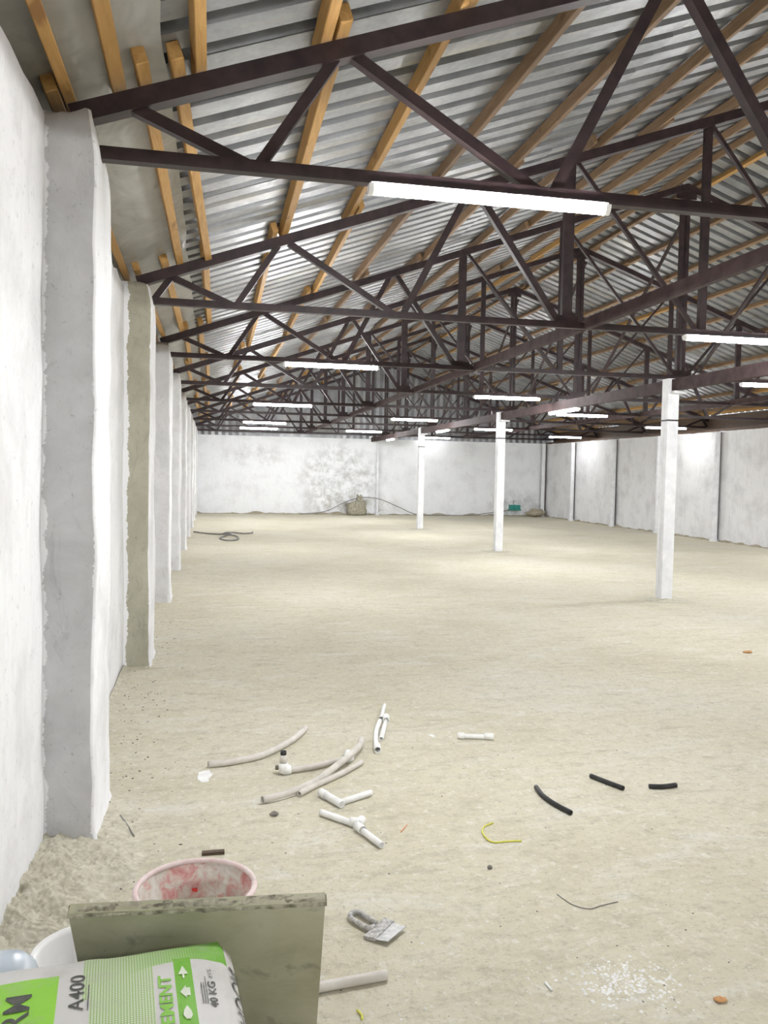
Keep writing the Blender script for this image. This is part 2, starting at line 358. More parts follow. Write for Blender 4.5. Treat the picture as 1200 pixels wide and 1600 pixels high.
# eave board closing the gap above the right wall up to the sheet's lower ribs
for k in range(11):
    v, f = boxvf(.295, .310, k*3.69, (k+1)*3.69-.006, 2.80, chord_z(XR+.31)+.126); mk('eave_board', v, f, M['wood_old'], wr)
v, f = boxvf(.02, .28, .02, L_-.02, 2.80, 2.87); mk('wall_plate', v, f, M['wood_old'], wr)

# crumbled plaster along the foot of the walls
def fillet(name, p0, p1, inward, w, hgt, mat, seed):
    p0 = Vector(p0); p1 = Vector(p1); L = (p1-p0).length; n = int(L/.12); V = []; F = []; inn = Vector(inward)
    for i in range(n+1):
        c = p0+(p1-p0)*i/n; a = .5+.9*max(-.4, fbm(i*.21, seed)); ww = w*max(.25, a); hh = hgt*max(.2, a)
        for q, (d, z) in enumerate(((-.04, hh), (.10, hh*.8), (.45, hh*.35), (1, 0.001), (1, -.02), (-.04, -.02))):
            jit = .25*nz(i*.7, q*3.1, seed); V.append(c+inn*(d*ww*(1+jit if 0 < q < 4 else 1))+Vector((0, 0, z*(1+.5*jit))))
    for i in range(n):
        for q in range(6): F.append((i*6+q, i*6+(q+1) % 6, (i+1)*6+(q+1) % 6, (i+1)*6+q))
    F += [tuple(range(6)), tuple(range(n*6, n*6+6))[::-1]]
    o = mk(name, V, F, mat, smooth=True); tag(o, kind='structure')
fillet('baseboard_left', (XL+.01, YB, 0), (XL+.01, YF, 0), (1, 0, 0), .10, .045, M['rubble'], 2)
fillet('baseboard_far', (-.9, YF-.01, 0), (XR, YF-.01, 0), (0, -1, 0), .22, .10, M['dirt'], 5)
fillet('baseboard_right', (XR-.01, YB, 0), (XR-.01, YF, 0), (-1, 0, 0), .16, .07, M['dirt'], 9)

# ------------------------------------------------------------------ roof: corrugated sheets on timber purlins
ce = empty('ceiling', (XA, 0, chord_z(XA))); tag(ce, kind='structure'); OX, OZ = XA, chord_z(XA)
def sheet_mesh(x0, x1):
    prof = []                                    # (y, offset above lower ribs); pitch .25
    for w in range(4):
        b = w*.25
        prof += [(b, 0), (b+.150, 0), (b+.160, .066), (b+.240, .066)]
    prof.append((1.0, 0)); prof.append((1.03, 0)); V = []; F = []; n = len(prof); NS = 6
    for s in range(NS+1):
        x = (x1-x0)*s/NS
        for y, h_ in prof: V.append((x-h_*.33, y, SL*x+h_*.94))
    for s in range(NS):
        for i in range(n-1): F.append((s*n+i, s*n+i+1, (s+1)*n+i+1, (s+1)*n+i))
    return mesh('roof_sheet', V, F, M['zinc'])
low_m = sheet_mesh(-1.04, 2.95); top_m = sheet_mesh(2.75, XA+.02); lowr_m = sheet_mesh(-.527, 2.95)
y = YB-.1; k = 0
while y < YF+.15:
    for x0, me, dz in ((-1.04, low_m, .131), (2.75, top_m, .139)):
        j = random.uniform(-.002, .004)
        ob('roof_sheet', me, ce, (x0-OX, y, chord_z(x0)+dz+(k % 2)*.003+j-OZ))
    for x0, me, dz in ((-.527, lowr_m, .131), (2.75, top_m, .139)):
        j = random.uniform(-.002, .004)
        ob('roof_sheet', me, ce, (2*XA-x0-OX, y+1.0, chord_z(x0)+dz+(k % 2)*.003+j-OZ), (0, 0, math.pi))
    y += 1.0; k += 1
V = []
for x, dz in ((XA-.35, .02), (XA, .06), (XA+.35, .02)): V += [(x-OX, YB-.1, chord_z(x)+.20+dz-OZ), (x-OX, YF+.4, chord_z(x)+.20+dz-OZ)]
mk('ridge_cap', V, [(0, 1, 3, 2), (2, 3, 5, 4)], M['zinc'], ce)

PUR = [-.64, -.345, -.11, .52, 1.17, 1.82, 2.56, 3.32, 3.95, 4.70, 5.42, 6.06]
def purlin_mesh(w, hgt, L, mat='wood'):
    v, f = boxvf(-w/2, w/2, 0, L, -hgt/2, hgt/2)
    me = mesh('purlin', v, f, M[mat]); bm = bmesh.new(); bm.from_mesh(me); bmesh.ops.bevel(bm, geom=bm.edges, offset=.004, segments=1, affect='EDGES'); bm.to_mesh(me); bm.free(); return me
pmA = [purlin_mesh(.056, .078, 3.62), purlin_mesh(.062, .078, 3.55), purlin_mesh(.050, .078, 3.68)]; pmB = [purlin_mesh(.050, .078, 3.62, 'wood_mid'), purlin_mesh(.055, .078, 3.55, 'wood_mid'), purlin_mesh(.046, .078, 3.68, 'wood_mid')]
th = math.atan(SL)
bays = TY[2:]
for side in (0, 1):
    for pi_, px in enumerate(PUR):
        for b in range(len(bays)):
            ya = bays[b]-.15; yb = (bays[b+1] if b+1 < len(bays) else YF-.02)+.15
            if yb < YB+.5: continue
            short = yb > YF; 
            dx = (.036 if (b+pi_) % 2 else -.036)+random.uniform(-.008, .008); sk = random.uniform(-.012, .012)
            if side == 0 and pi_ == 2 and b == 2: dx, sk = -.055, -.035
            x = px+dx
            if side: x = 2*XA-px-dx
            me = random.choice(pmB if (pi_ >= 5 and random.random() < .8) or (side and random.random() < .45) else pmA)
            if short or ya < YB:
                if short: ya2, L = ya, YF-.03-ya
                else: ya2, L = YB+.02, yb-YB-.02
                if L < .5: continue
                o = ob('purlin', purlin_mesh(.058, .078, L), ce); ya = ya2
            else: o = ob('purlin', me, ce)
            o.location = (x-OX, ya+random.uniform(-.06, .02)*(0 if short else 1), chord_z(x)+.087/CH-OZ)
            o.rotation_euler = (0, -th if not side else th, sk)
# grey plastic film pinned under the sheets along the left eave
def film_fn(u, v):
    y = -1.0+v*23.0; x = -1.0+u*(.80+.03*nz(y*1.5, 3)); d = .128
    s = abs(math.sin(math.pi*u*2.4)); d -= .030*s*(.55+.45*fbm(y*1.1, x*3))+.012*s*nz(y*7, x*5)
    return (x-OX, y, chord_z(x)+d-OZ)
v, f = gridvf(film_fn, 16, 230); mk('plastic_film', v, f, M['film'], ce, smooth=True)

# ------------------------------------------------------------------ roof trusses
BZ = 2.962                                                # bottom chord centre line
bn = [-.50, .18, 1.58, 3.14, 4.50, 6.25]; tn = [-.36, .58, 2.22, 3.14, 4.46, 6.25]
def tz(x): return chord_z(x)-.012
def build_truss():
    P = []
    def part(name, vf): P.append((name, mesh(name, vf[0], vf[1], M['steel'])))
    loc = lambda vf: ([(p[0]-XA, p[1], p[2]-BZ) for p in vf[0]], vf[1])
    part('bottom_chord', loc(angle_bar((-.56, BZ), (2*XA+.40, BZ), .056, .012, 0)))
    part('top_chord', loc(angle_bar((-.60, chord_z(-.60)), (XA+.01, chord_z(XA)), .082, .014, -.012)))
    part('top_chord', loc(angle_bar((2*XA+.50, chord_z(2*XA+.50)), (XA-.01, chord_z(XA)), .082, .014, -.012)))
    for sgn in (0, 1):
        X = lambda x: 2*XA-x if sgn else x
        d = [(bn[0]+.03, tn[0]+.05, .05, 1), (tn[0], bn[1]-.03, .05, 0), (bn[1]+.02, tn[1]-.03, .05, 1), (tn[1]+.03, bn[2]-.04, .05, 0), (bn[2]+.04, tn[2]-.03, .058, 1), (tn[2]+.04, bn[3]-.07, .058, 0), (tn[3]+.05, bn[4]-.05, .036, 0), (tn[4]+.05, bn[5]-.07, .036, 0)]
        for a, b, s, up in d:
            z0, z1 = (BZ+.01, tz(b)) if up else (tz(a), BZ+.01)
            part('diagonal', loc(angle_bar((X(a), z0), (X(b), z1), s, .01, .014)))
        for x0, w in ((bn[3], .095), (bn[4], .07)):
            part('vertical', loc(channel((X(x0)-w/2, .014, BZ-.01), (X(x0)-w/2, .014, tz(x0)), (1, 0, 0), (0, 1, 0), w, .05, .01)))
    for dx in (-.062, .012):
        part('king_post', loc(channel((XA+dx, .014, BZ-.01), (XA+dx, .014, tz(XA)-.03), (1, 0, 0), (0, 1, 0), .05, .06, .01)))
    for x, z, w, h_ in ((XA, chord_z(XA)-.08, .30, .17), (XA, BZ+.045, .28, .11), (bn[3], BZ+.04, .22, .09), (2*XA-bn[3], BZ+.04, .22, .09)):
        part('gusset_plate', loc(boxvf(x-w/2, x+w/2, .012, .0145, z-h_/2, z+h_/2)))
    return P
TP = build_truss()
ORD = ['nearest', 'second', 'third', 'fourth', 'fifth', 'sixth', 'seventh', 'eighth', 'ninth']
TL = ['maroon steel roof truss nearest the camera, carrying the largest glowing tube', 'second steel roof truss from the camera, resting on the olive pier',
      'third steel roof truss from the camera, above the nearest white floor post', 'fourth steel roof truss from the camera, between first and second floor posts',
      'fifth steel roof truss from the camera, above the second white floor post', 'sixth steel roof truss from the camera',
      'seventh steel roof truss from the camera, above the third white floor post', 'eighth steel roof truss from the camera', 'ninth steel roof truss, the farthest, close to the far wall']
for k, y in enumerate(TY):
    t = empty('roof_truss', (XA, y, BZ)); tag(t, TL[k-4] if k >= 4 else 'steel roof truss overhead behind the camera', 'roof truss', 'roof trusses across the hall')
    for q_, (n_, me) in enumerate(TP):
        if not (q_ in (3, 15) and k != 5): ob(n_, me, t)

# lengthwise steel: tie beams at the truss verticals, ridge braces, and the girder on the posts
for X, lab in ((3.30, 'left lengthwise steel tie beam running through the trusses'), (2*XA-3.30, 'right lengthwise steel tie beam running through the trusses')):
    t = empty('tie_beam', (X, 0, BZ)); tag(t, lab+', below the roof slope', 'beam', 'lengthwise tie beams')
    for k in range(2, len(TY)-1):
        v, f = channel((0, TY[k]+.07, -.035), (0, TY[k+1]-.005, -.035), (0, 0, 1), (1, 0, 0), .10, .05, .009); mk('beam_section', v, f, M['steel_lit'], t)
rb = empty('ridge_bracing', (XA, 0, BZ)); tag(rb, 'row of slanting steel braces between the king posts under the ridge', 'bracing')
for k in range(4, len(TY)-1):
    d = Vector((.16, TY[k+1]-TY[k]-.08, BZ+.1-chord_z(XA)+.22)); 
    v, f = prism([(-.02, -.02), (.02, -.02), (.02, .02), (-.02, .02)], (0.10, TY[k]+.06, chord_z(XA)-.22-BZ), (1, 0, 0), (0, 0, 1), d); mk('brace', v, f, M['steel'], rb)
PX = 5.84; PYS = [9.96, 16.46, 23.1]
GZ0, GZ1 = 2.715, 2.865
ends = [YB+.05]+[3.4]+PYS+[YF-.05]
GL = ['', 'long red-brown channel girder running toward the camera from the nearest white post', 'long red-brown channel girder between the nearest and second white posts', 'long red-brown channel girder between the second and third white posts', 'long red-brown channel girder from third white post to far wall']
for i in range(len(ends)-1):
    a, b = ends[i]+(.08 if i > 1 else .0), ends[i+1]-(.08 if 0 < i < 4 else .0)
    t = empty('girder', (PX, a, GZ0)); tag(t, GL[i] or 'red-brown channel girder passing overhead beside the camera', 'girder', 'girders on the post line')
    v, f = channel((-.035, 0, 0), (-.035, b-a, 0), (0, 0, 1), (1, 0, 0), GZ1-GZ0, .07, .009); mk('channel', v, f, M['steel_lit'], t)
    for y in TY:
        if a < y < b: v, f = boxvf(-.035, .035, y-a-.03, y-a+.06, GZ1-GZ0, BZ-.029-GZ0); mk('packing_plate', v, f, M['steel'], t)
    if 0 < i < 4: v, f = boxvf(-.05, .13, b-a-.10, b-a-.004, -.035, -.001); mk('bracket', v, f, M['post_white'], t)
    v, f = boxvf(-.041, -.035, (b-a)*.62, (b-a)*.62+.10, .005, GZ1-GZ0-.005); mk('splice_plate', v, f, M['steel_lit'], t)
PLAB = ['nearest white steel post standing on the floor, with black band near its top', 'second white steel post, in the middle of the floor', 'third white steel post, the farthest standing free on the floor']
for i, y in enumerate(PYS):
    t = empty('support_post', (PX, y, 0)); tag(t, PLAB[i], 'post', 'white posts down the hall')
    w = .077
    v, f = join(channel((-w, -w, 0), (-w, -w, GZ1), (1, 0, 0), (0, 1, 0), 2*w, w-.003, .012), channel((w, w, 0), (w, w, GZ1), (-1, 0, 0), (0, -1, 0), 2*w, w-.003, .012)); mk('shaft', v, f, M['post_white'], t)
    v, f = boxvf(-w-.004, w+.004, -w-.004, w+.004, 2.33, 2.35)
    mk('black_band', v, f, M['black'], t)
    v, f = boxvf(-w-.002, w+.002, -w-.002, w+.002, GZ1, GZ1+.012); mk('cap_plate', v, f, M['post_white'], t)
    v, f = gridvf(lambda a, b: ((a-.5)*.62+.02*nz(a*5, b*5, i), (b-.5)*.5+.02*nz(b*5, a*4, i+3), .022*max(0, 1-((a-.5)**2+(b-.5)**2)*4.4)*(1+.6*nz(a*9, b*9, i))+.001), 14, 14); tag(mk('floor_patch', v, f, M['rubble'], None, (PX, y, 0), smooth=True), 'low mortar patch around the foot of the '+['nearest', 'second', 'third'][i]+' white floor post', 'mortar patch', 'mortar patches at the posts')
# white pipes against the walls
for X, y, rz, lab in ((12.56, 30.42, 0, 'white wall post in the far right corner'), (12.58, 27.8, 0, 'white wall post on right wall nearest the far corner'), (12.58, 24.7, 0, 'second white wall post from the far corner, on right wall'),
                  (12.58, 21.95, 0, 'white wall post on right wall half hidden behind the nearest floor post'), (12.58, 19.15, 0, 'white wall post on right wall nearest the camera'), (6.06, 30.47, 1, 'thin white wall post in the middle of the far wall')):
    t = empty('wall_post', (X, y, 0)); tag(t, lab, 'post', 'white posts along the walls')
    r = .075 if not rz else .05
    v, f = tube([(0, 0, .0), (0, 0, 2.78)], r, 14); mk('pipe', v, f, M['post_white'], t, smooth=False)
    if not rz: v, f = boxvf(r*.2, .125, r*.5, r+.07, .02, 2.78); mk('gap_shade_strip', v, f, M['wood_old'], t)  # dark brown strip standing in for the gap's shadow beside the post
    v, f = tube([(0, 0, .0), (0, 0, .05)], r+.035, 14); mk('foot', v, f, M['post_white'], t)

# ------------------------------------------------------------------ tube lamps
def lamp_mesh():
    hs = boxvf(-.59, .59, -.022, .022, -.012, 0.0)
    prof = [(.030*math.cos(a), -.012-.042*math.sin(a)) for a in [math.pi*i/10 for i in range(11)]]
    df = prism(prof, (-.575, 0, 0), (0, 1, 0), (0, 0, 1), (1.15, 0, 0))
    prc = [(.032*math.cos(a), -.010-.046*math.sin(a)) for a in [math.pi*i/10 for i in range(11)]]
    c1 = prism(prc, (-.60, 0, 0), (0, 1, 0), (0, 0, 1), (.025, 0, 0)); c2 = prism(prc, (.575, 0, 0), (0, 1, 0), (0, 0, 1), (.025, 0, 0))
    return [('housing', mesh('housing', *hs, M['cap'])), ('diffuser', mesh('diffuser', *df, M['lit'])), ('end_cap', mesh('end_cap', *c1, M['cap'])), ('end_cap', mesh('end_cap', *c2, M['cap']))]
LM = lamp_mesh(); LMX = {}
for kk in ('lit_bright', 'lit_dim', 'lit_faint'):
    LMX[kk] = [(n_, me.copy() if n_ == 'diffuser' else me) for n_, me in LM]; LMX[kk][1][1].materials[0] = M[kk]
def lamp(x, y, z, rz, lab, lit=None):
    t = empty('tube_light', (x, y, z), rz); tag(t, lab, 'tube light', 'glowing tube lights under the trusses')
    for n_, me in LMX.get(lit, LM): ob(n_, me, t)
LZ = BZ-.028
T = {i-4: y for i, y in enumerate(TY)}
lamp(1.30, T[0], LZ, 0, 'largest glowing tube light, hanging nearest under the first truss', 'lit_bright')
lamp(1.46, T[2], LZ, 0, 'glowing tube light on the third truss, above the hall left of centre')
lamp(1.40, T[4], LZ, 0, 'glowing tube light at left on the fifth truss')
lamp(1.45, T[6], LZ, 0, 'glowing tube light at left on the seventh truss')
lamp(1.47, T[7], LZ, 0, 'glowing tube light at far left, on the eighth truss')
lamp(4.90, T[1], LZ, 0, 'glowing tube light on the second truss, cut by the right frame edge')
lamp(4.95, T[3], LZ, 0, 'glowing tube light on the fourth truss, above the second floor post')
lamp(4.92, T[5], LZ, 0, 'glowing tube light on the sixth truss, above the third floor post')
lamp(4.84, T[7], LZ, 0, 'glowing tube light on the eighth truss, left of the third floor post')
lamp(7.76, T[2], LZ, 0, 'lower glowing tube light at the right frame edge, on the third truss')
lamp(7.85, T[4], LZ, 0, 'glowing tube light on fifth truss, meeting the slanted tube on the girder')
lamp(8.10, T[6], LZ, 0, 'glowing tube light on seventh truss, crossed by the second floor post')
lamp(8.10, T[8], LZ, 0, 'small glowing tube light just right of the third floor post', 'lit_faint')
lamp(11.75, T[5], LZ, 0, 'glowing tube light behind the nearest floor post, on the sixth truss', 'lit_dim')
lamp(11.8, T[7], LZ, 0, 'glowing tube light near the far right corner, on the eighth truss', 'lit_dim')
lamp(5.85, 13.35, GZ0, math.pi/2, 'glowing tube light slanting along the girder, nearest of the lengthwise ones', 'lit_dim')
lamp(5.85, 20.9, GZ0, math.pi/2, 'glowing tube light along the girder beyond the second post', 'lit_dim')
lamp(5.85, 27.3, GZ0, math.pi/2, 'tiny glowing tube light along the girder near the far wall', 'lit_dim')
for x, y in ((7.76, T[0]), (11.9, T[1]), (11.9, T[3]), (4.9, T[-1]), (11.9, T[-1]), (1.4, T[-2]), (7.8, T[-2]), (4.9, T[-3]), (1.4, T[-4]), (7.8, T[-4])):      # unseen lamps added along the rows to light the foreground
    lamp(x, y, LZ, 0, 'unseen tube light added out of view for fill light, in line with the rows')

# ------------------------------------------------------------------ foreground: cement bags, board, bucket, basin, canister
BL, BW, BT = .66, .42, .121
def bag_top(u, w, th=BT):                                  # u in [-BL/2, BL/2], w in [-BW/2, BW/2]
    a = min(1, abs(2*u/BL)); b = min(1, abs(2*w/BW))
    return th*(.80+.20*(1-a**5)*(1-b**4))+.004*fbm(u*6, w*6, 2)+.002*nz(u*18, w*18)
def bag_mesh(mat, th=BT, seed=0):
    nu, nv = 34, 22; V = []; F = []
    for j in range(nv+1):
        for i in range(nu+1):
            u = -BL/2+BL*i/nu; w = -BW/2+BW*j/nv; V.append((u, w, bag_top(u, w, th)))
    for j in range(nv):
        for i in range(nu): F.append((j*(nu+1)+i, j*(nu+1)+i+1, (j+1)*(nu+1)+i+1, (j+1)*(nu+1)+i))
    bd = [i for i in range(nu+1)]+[(j+1)*(nu+1)-1 for j in range(1, nv+1)]+[nv*(nu+1)+i for i in range(nu-1, -1, -1)]+[j*(nu+1) for j in range(nv-1, 0, -1)]
    prev = bd; n = len(bd)
    for k in (.12, .3, .5, .75, 1.0):
        ring = []
        for q in bd:
            x, y, z = V[q]; dx = 0; dy = 0
            o_ = .030*math.sin(math.pi*min(1, k*.95+.05))
            if abs(x) > BL/2-1e-6: dx = math.copysign(o_, x)
            if abs(y) > BW/2-1e-6: dy = math.copysign(o_, y)
            if dx and dy: dx *= .45; dy *= .45
            wr = .004*nz(x*9+seed, y*9, k*4); ring.append(len(V)); V.append((x+dx+wr, y+dy+wr, z*(1-k)))
        for i in range(n): F.append((prev[i], prev[(i+1) % n], ring[(i+1) % n], ring[i]))
        prev = ring
    F.append(tuple(prev[::-1]))
    return mesh('cement_bag', V, F, mat, True)
def m_bag():
    """printed sack: object x runs along the sack (right end at +BL/2), y across it"""
    t = NT('printed_cement_sack'); tc = t.new('ShaderNodeTexCoord'); sp = t.new('ShaderNodeSeparateXYZ'); t.link(tc.outputs['Object'], sp.inputs[0])
    s = t.math('SUBTRACT', BL/2, sp.outputs[0]); w = t.math('SUBTRACT', BW/2, sp.outputs[1])      # distance from right end, from far edge
    def band(val, a, b): return t.math('MULTIPLY', t.math('GREATER_THAN', val, a), t.math('LESS_THAN', val, b))
    paper = (.60, .59, .57); green = (.165, .44, .035); pale = (.52, .66, .38)
    def lines(val): return t.math('LESS_THAN', t.math('FRACT', t.math('MULTIPLY', val, 170)), .62)
    net = t.math('MULTIPLY', lines(s), lines(w))
    c = t.mix(paper, paper, 0.0)
    grid = t.mix((.30, .45, .16), (.66, .70, .58), net)
    c = t.mix(c, grid, band(s, .155, .285))
    # band along the far edge: the net turns solid green towards the right end
    fg = t.mix(green, grid, t.math('MULTIPLY', s, 4.5, True)); far = t.math('MULTIPLY', t.math('LESS_THAN', t.math('ADD', w, t.math('MULTIPLY', t.math('POWER', t.math('SUBTRACT', s, .07), 2), -2)), .085), band(s, -.01, .30))
    c = t.mix(c, fg, far)
    c = t.mix(c, green, t.math('MULTIPLY', band(s, .072, .110), t.math('GREATER_THAN', w, .075)))
    c = t.mix(c, (.27, .60, .05), t.math('MULTIPLY', band(s, .350, .56), t.math('GREATER_THAN', w, .075)))
    v = t.coord(rnd=False); d = t.noise(v, 11, 6, .7); c = t.mix(c, (.42, .41, .36), t.math('MULTIPLY', t.ramp(d, [(.50, 0), (.70, 1)]), .45))
    t.bump(t.math('ADD', t.noise(v, 7, 5), t.math('MULTIPLY', net, .15)), .25, .01)
    return t.fin(c, .48, 0, .4)
M['bag'] = m_bag(); M['ink'] = simple('black_print', (.05, .055, .05), (.10, .10, .09), 40, .6, 0, 0); M['ink_green'] = simple('green_print', (.20, .48, .06), (.26, .55, .08), 30, .6, 0, 0); M['ink_white'] = simple('white_print', (.62, .68, .55), (.74, .78, .68), 30, .6, 0, 0)
bag_rz = math.radians(6.0); bag_z = .371
BC = Vector((-.280, 1.750))
def bag(z, dx, dy, rz, lab, th=BT):
    t = empty('cement_bag', (BC.x+dx, BC.y+dy, z), rz); tag(t, lab, 'cement bag', 'cement bags in the stack'); ob('sack', bag_mesh(M['bag'], th, z), t); return t
b0 = bag(.000, -.012, -.012, math.radians(2), 'bottom cement bag of the foreground stack'); b1 = bag(.1235, .006, -.008, math.radians(5), 'second cement bag from the floor in the stack'); b2 = bag(.247, -.01, -.006, math.radians(7), 'cement bag directly under the top one')
TB = bag(bag_z, 0, 0, bag_rz, 'green and white printed cement bag on top of the stack, marked A400')
def lettering(txt, mat, base_s, w_start, height, length, parent, name='lettering', bold=.0, end_face=False):
    """text reads away from the camera (+y), its top pointing to -x; base_s = letter foot's distance from right end"""
    cu = bpy.data.curves.new('t', 'FONT'); cu.body = txt; cu.size = 1; cu.offset = bold; to = bpy.data.objects.new('t', cu); COL.objects.link(to)
    dg = bpy.context.evaluated_depsgraph_get(); me = bpy.data.meshes.new_from_object(to.evaluated_get(dg)); bpy.data.objects.remove(to)
    bm = bmesh.new(); bm.from_mesh(me); bmesh.ops.triangulate(bm, faces=bm.faces)
    xs = [q.co.x for q in bm.verts]; ys = [q.co.y for q in bm.verts]; x0, x1, y0, y1 = min(xs), max(xs), min(ys), max(ys)
    for it in range(3):
        es = [e for e in bm.edges if e.calc_length()*length/(x1-x0) > .016]
        if es: bmesh.ops.subdivide_edges(bm, edges=es, cuts=1); bmesh.ops.triangulate(bm, faces=bm.faces)
    for q in bm.verts:
        a = (q.co.x-x0)/(x1-x0)*length; b = (q.co.y-y0)/(y1-y0)*height
        w = BW/2-w_start+a
        if end_face:
            zz = bag_top(BL/2, w)*(1-.06-(.40)*(1-b/height)); k = 1-zz/bag_top(BL/2, w); q.co = Vector((BL/2+.030*math.sin(math.pi*min(1, k*.95+.05))+.003, w, zz))
        else:
            u = BL/2-base_s-b; q.co = Vector((u, w, bag_top(u, w)+.0016))
    bm.to_mesh(me); bm.free(); me.materials.clear(); me.materials.append(mat); return ob(name, me, parent)
lettering('A400', M['ink'], .296, .222, .030, .135, TB, bold=.006)
lettering('CEMENT', M['ink_green'], .118, .345, .028, .200, TB, bold=.03)
lettering('40 KG', M['ink'], .026, .262, .017, .085, TB, bold=.02)
lettering('±1%', M['ink'], .030, .165, .010, .036, TB)
lettering('RM', M['ink'], .400, .250, .050, .115, TB, bold=.01)
lettering('НОСИ', M['ink'], 0, .30, .04, .20, TB, end_face=True)
def patch(s0, s1, w0, w1, mat, name, shape=None, parent=None):
    pts = shape or [(0, 0), (1, 0), (1, 1), (0, 1)]; V = []
    for a, b in pts: u = BL/2-(s0+(s1-s0)*a); w = BW/2-(w0+(w1-w0)*b); V.append((u, w, bag_top(u, w)+.0018))
    mk(name, V, [tuple(range(len(pts)))], mat, parent)
for s0 in (.046, .051, .056): patch(s0, s0+.0016, .16+.02*(s0 > .05), .25, M['ink'], 'small_print', parent=TB)
patch(.2865, .2885, .13, .225, M['ink'], 'small_print', parent=TB)
tri = [(.5, 0), (1, .7), (.6, .7), (.6, 1), (.4, 1), (.4, .7), (0, .7)]; drop = [(.5, 0), (.85, .35), (.95, .65), (.7, .95), (.3, .95), (.05, .65), (.15, .35)]
for w0, sh in ((.115, tri), (.185, [(0, .2), (.4, .2), (.4, 0), (1, .5), (.4, 1), (.4, .8), (0, .8)]), (.255, drop)): patch(.081, .102, w0, w0+.045, M['ink_white'], 'printed_icon', sh, TB)

# mortar board leaning on the stack from the far side
bw, bh, bt = .612, .600, .026
bd = empty('mortar_board', (.004, 2.322, 0.012)); tag(bd, 'grey-green cement-stained board leaning upright behind the cement bags', 'board')
tilt = math.atan(.56); bd.rotation_euler = (tilt, 0, math.radians(-4.3))
bm = bmesh.new(); v, f = boxvf(-bw/2, bw/2, 0, bt, 0, bh)
o = mk('panel', v, f, M['board'], bd)
def crust(u, w):
    x = -bw/2-.004+u*(bw+.008); a = w*math.pi; r = .012+.005*fbm(x*9, w*3)+.005*nz(x*46, w*9)+.003*nz(x*110, w*20)
    edge = 1-.5*max(0, abs(u-.5)*2-.93)/.07
    return (x, bt/2-math.cos(a)*(bt/2+.004+.004*nz(x*30, w*7)), bh-.012+math.sin(a)*r*1.15*edge)
v, f = gridvf(crust, 110, 10); mk('mortar_crust', v, f, M['mortar'], bd, smooth=True)

# dusty red bucket behind the board
bk = empty('mortar_bucket', (-.035, 2.635, 0)); tag(bk, 'dusty red plastic mortar bucket, caked with cement, behind the board', 'bucket')
BH = .285
prof = [(.132, 0.0), (.183, BH-.015), (.183, BH), (.176, BH), (.165, BH-.06), (.158, BH-.063), (.126, .05), (.120, .012)]
v, f = lathe(prof, 48); mk('body', v, f, M['bucket'], bk, smooth=True)
rr = [(.183*math.cos(2*math.pi*i/48), .183*math.sin(2*math.pi*i/48), BH) for i in range(49)]
v, f = tube(rr, .0095, 8, curve=False); mk('rim', v, f, M['bucket_rim'], bk, smooth=True)
def mort(u, w):
    a = u*2*math.pi; r = w*.152; return (r*math.cos(a), r*math.sin(a), .105+.018*fbm(r*math.cos(a)*16, r*math.sin(a)*16)+.045*w**4)
v, f = gridvf(mort, 32, 8); mk('mortar_residue', v, f, M['rubble'], bk, smooth=True)
v, f = join(boxvf(-.008, .008, .150, .158, .155, .185)); mk('red_scuff', *boxvf(-.014, .004, .1525, .1600, .172, .206), simple('bright_red_plastic', (.52, .03, .03), (.60, .05, .04), 20, .5, 0, 0), bk)
st = mk('wood_offcut', *boxvf(-.046, .046, -.012, .012, 0, .012), M['wood_old'], None, (.024, 3.478, .001), (0, 0, .0)); tag(st, 'short dark wooden offcut lying on the floor behind the red bucket', 'offcut')

bs = empty('white_basin', (-.338, 2.475, 0)); tag(bs, 'white plastic basin half hidden behind the left end of the board', 'basin')
prof = [(.108, 0), (.146, .192), (.154, .196), (.154, .204), (.144, .204), (.136, .192), (.100, .012)]
v, f = lathe(prof, 44); mk('bowl', v, f, M['basin'], bs, smooth=True)
rr = [(.152*math.cos(2*math.pi*i/44), .152*math.sin(2*math.pi*i/44), .2) for i in range(45)]
v, f = tube(rr, .006, 6, curve=False); mk('rim', v, f, M['basin'], bs, smooth=True)

jg = empty('water_canister', (-.535, 2.185, 0)); tag(jg, 'clear pale-blue plastic canister by the left wall beside the cement bags', 'canister')
def rsq(hw, z, seg=32, p=4.0):
    out = []
    for i in range(seg):
        a = 2*math.pi*i/seg; c, s_ = math.cos(a), math.sin(a); r = hw/((abs(c)**p+abs(s_)**p)**(1/p)); out.append((r*c, r*s_, z))
    return out
lev = [(.095, 0), (.108, .012), (.110, .05), (.106, .06), (.110, .07), (.110, .11), (.106, .12), (.110, .13), (.110, .17), (.106, .18), (.110, .19), (.109, .235), (.100, .262), (.080, .285), (.045, .298), (.028, .302), (.022, .304)]
V = []; F = []
for hw, z in lev: V += rsq(hw*1.06, z*1.2, 32, 4 if hw > .05 else 2.2)
for i in range(len(lev)-1):
    for s_ in range(32): F.append((i*32+s_, i*32+(s_+1) % 32, (i+1)*32+(s_+1) % 32, (i+1)*32+s_))
F += [tuple(range(32))[::-1], tuple(range((len(lev)-1)*32, len(lev)*32))]
mk('bottle', V, F, M['jug'], jg, smooth=True)
v, f = lathe([(.024, .3649), (.026, .367), (.026, .387), (.022, .390)], 18); mk('screw_cap', v, f, M['basin'], jg)

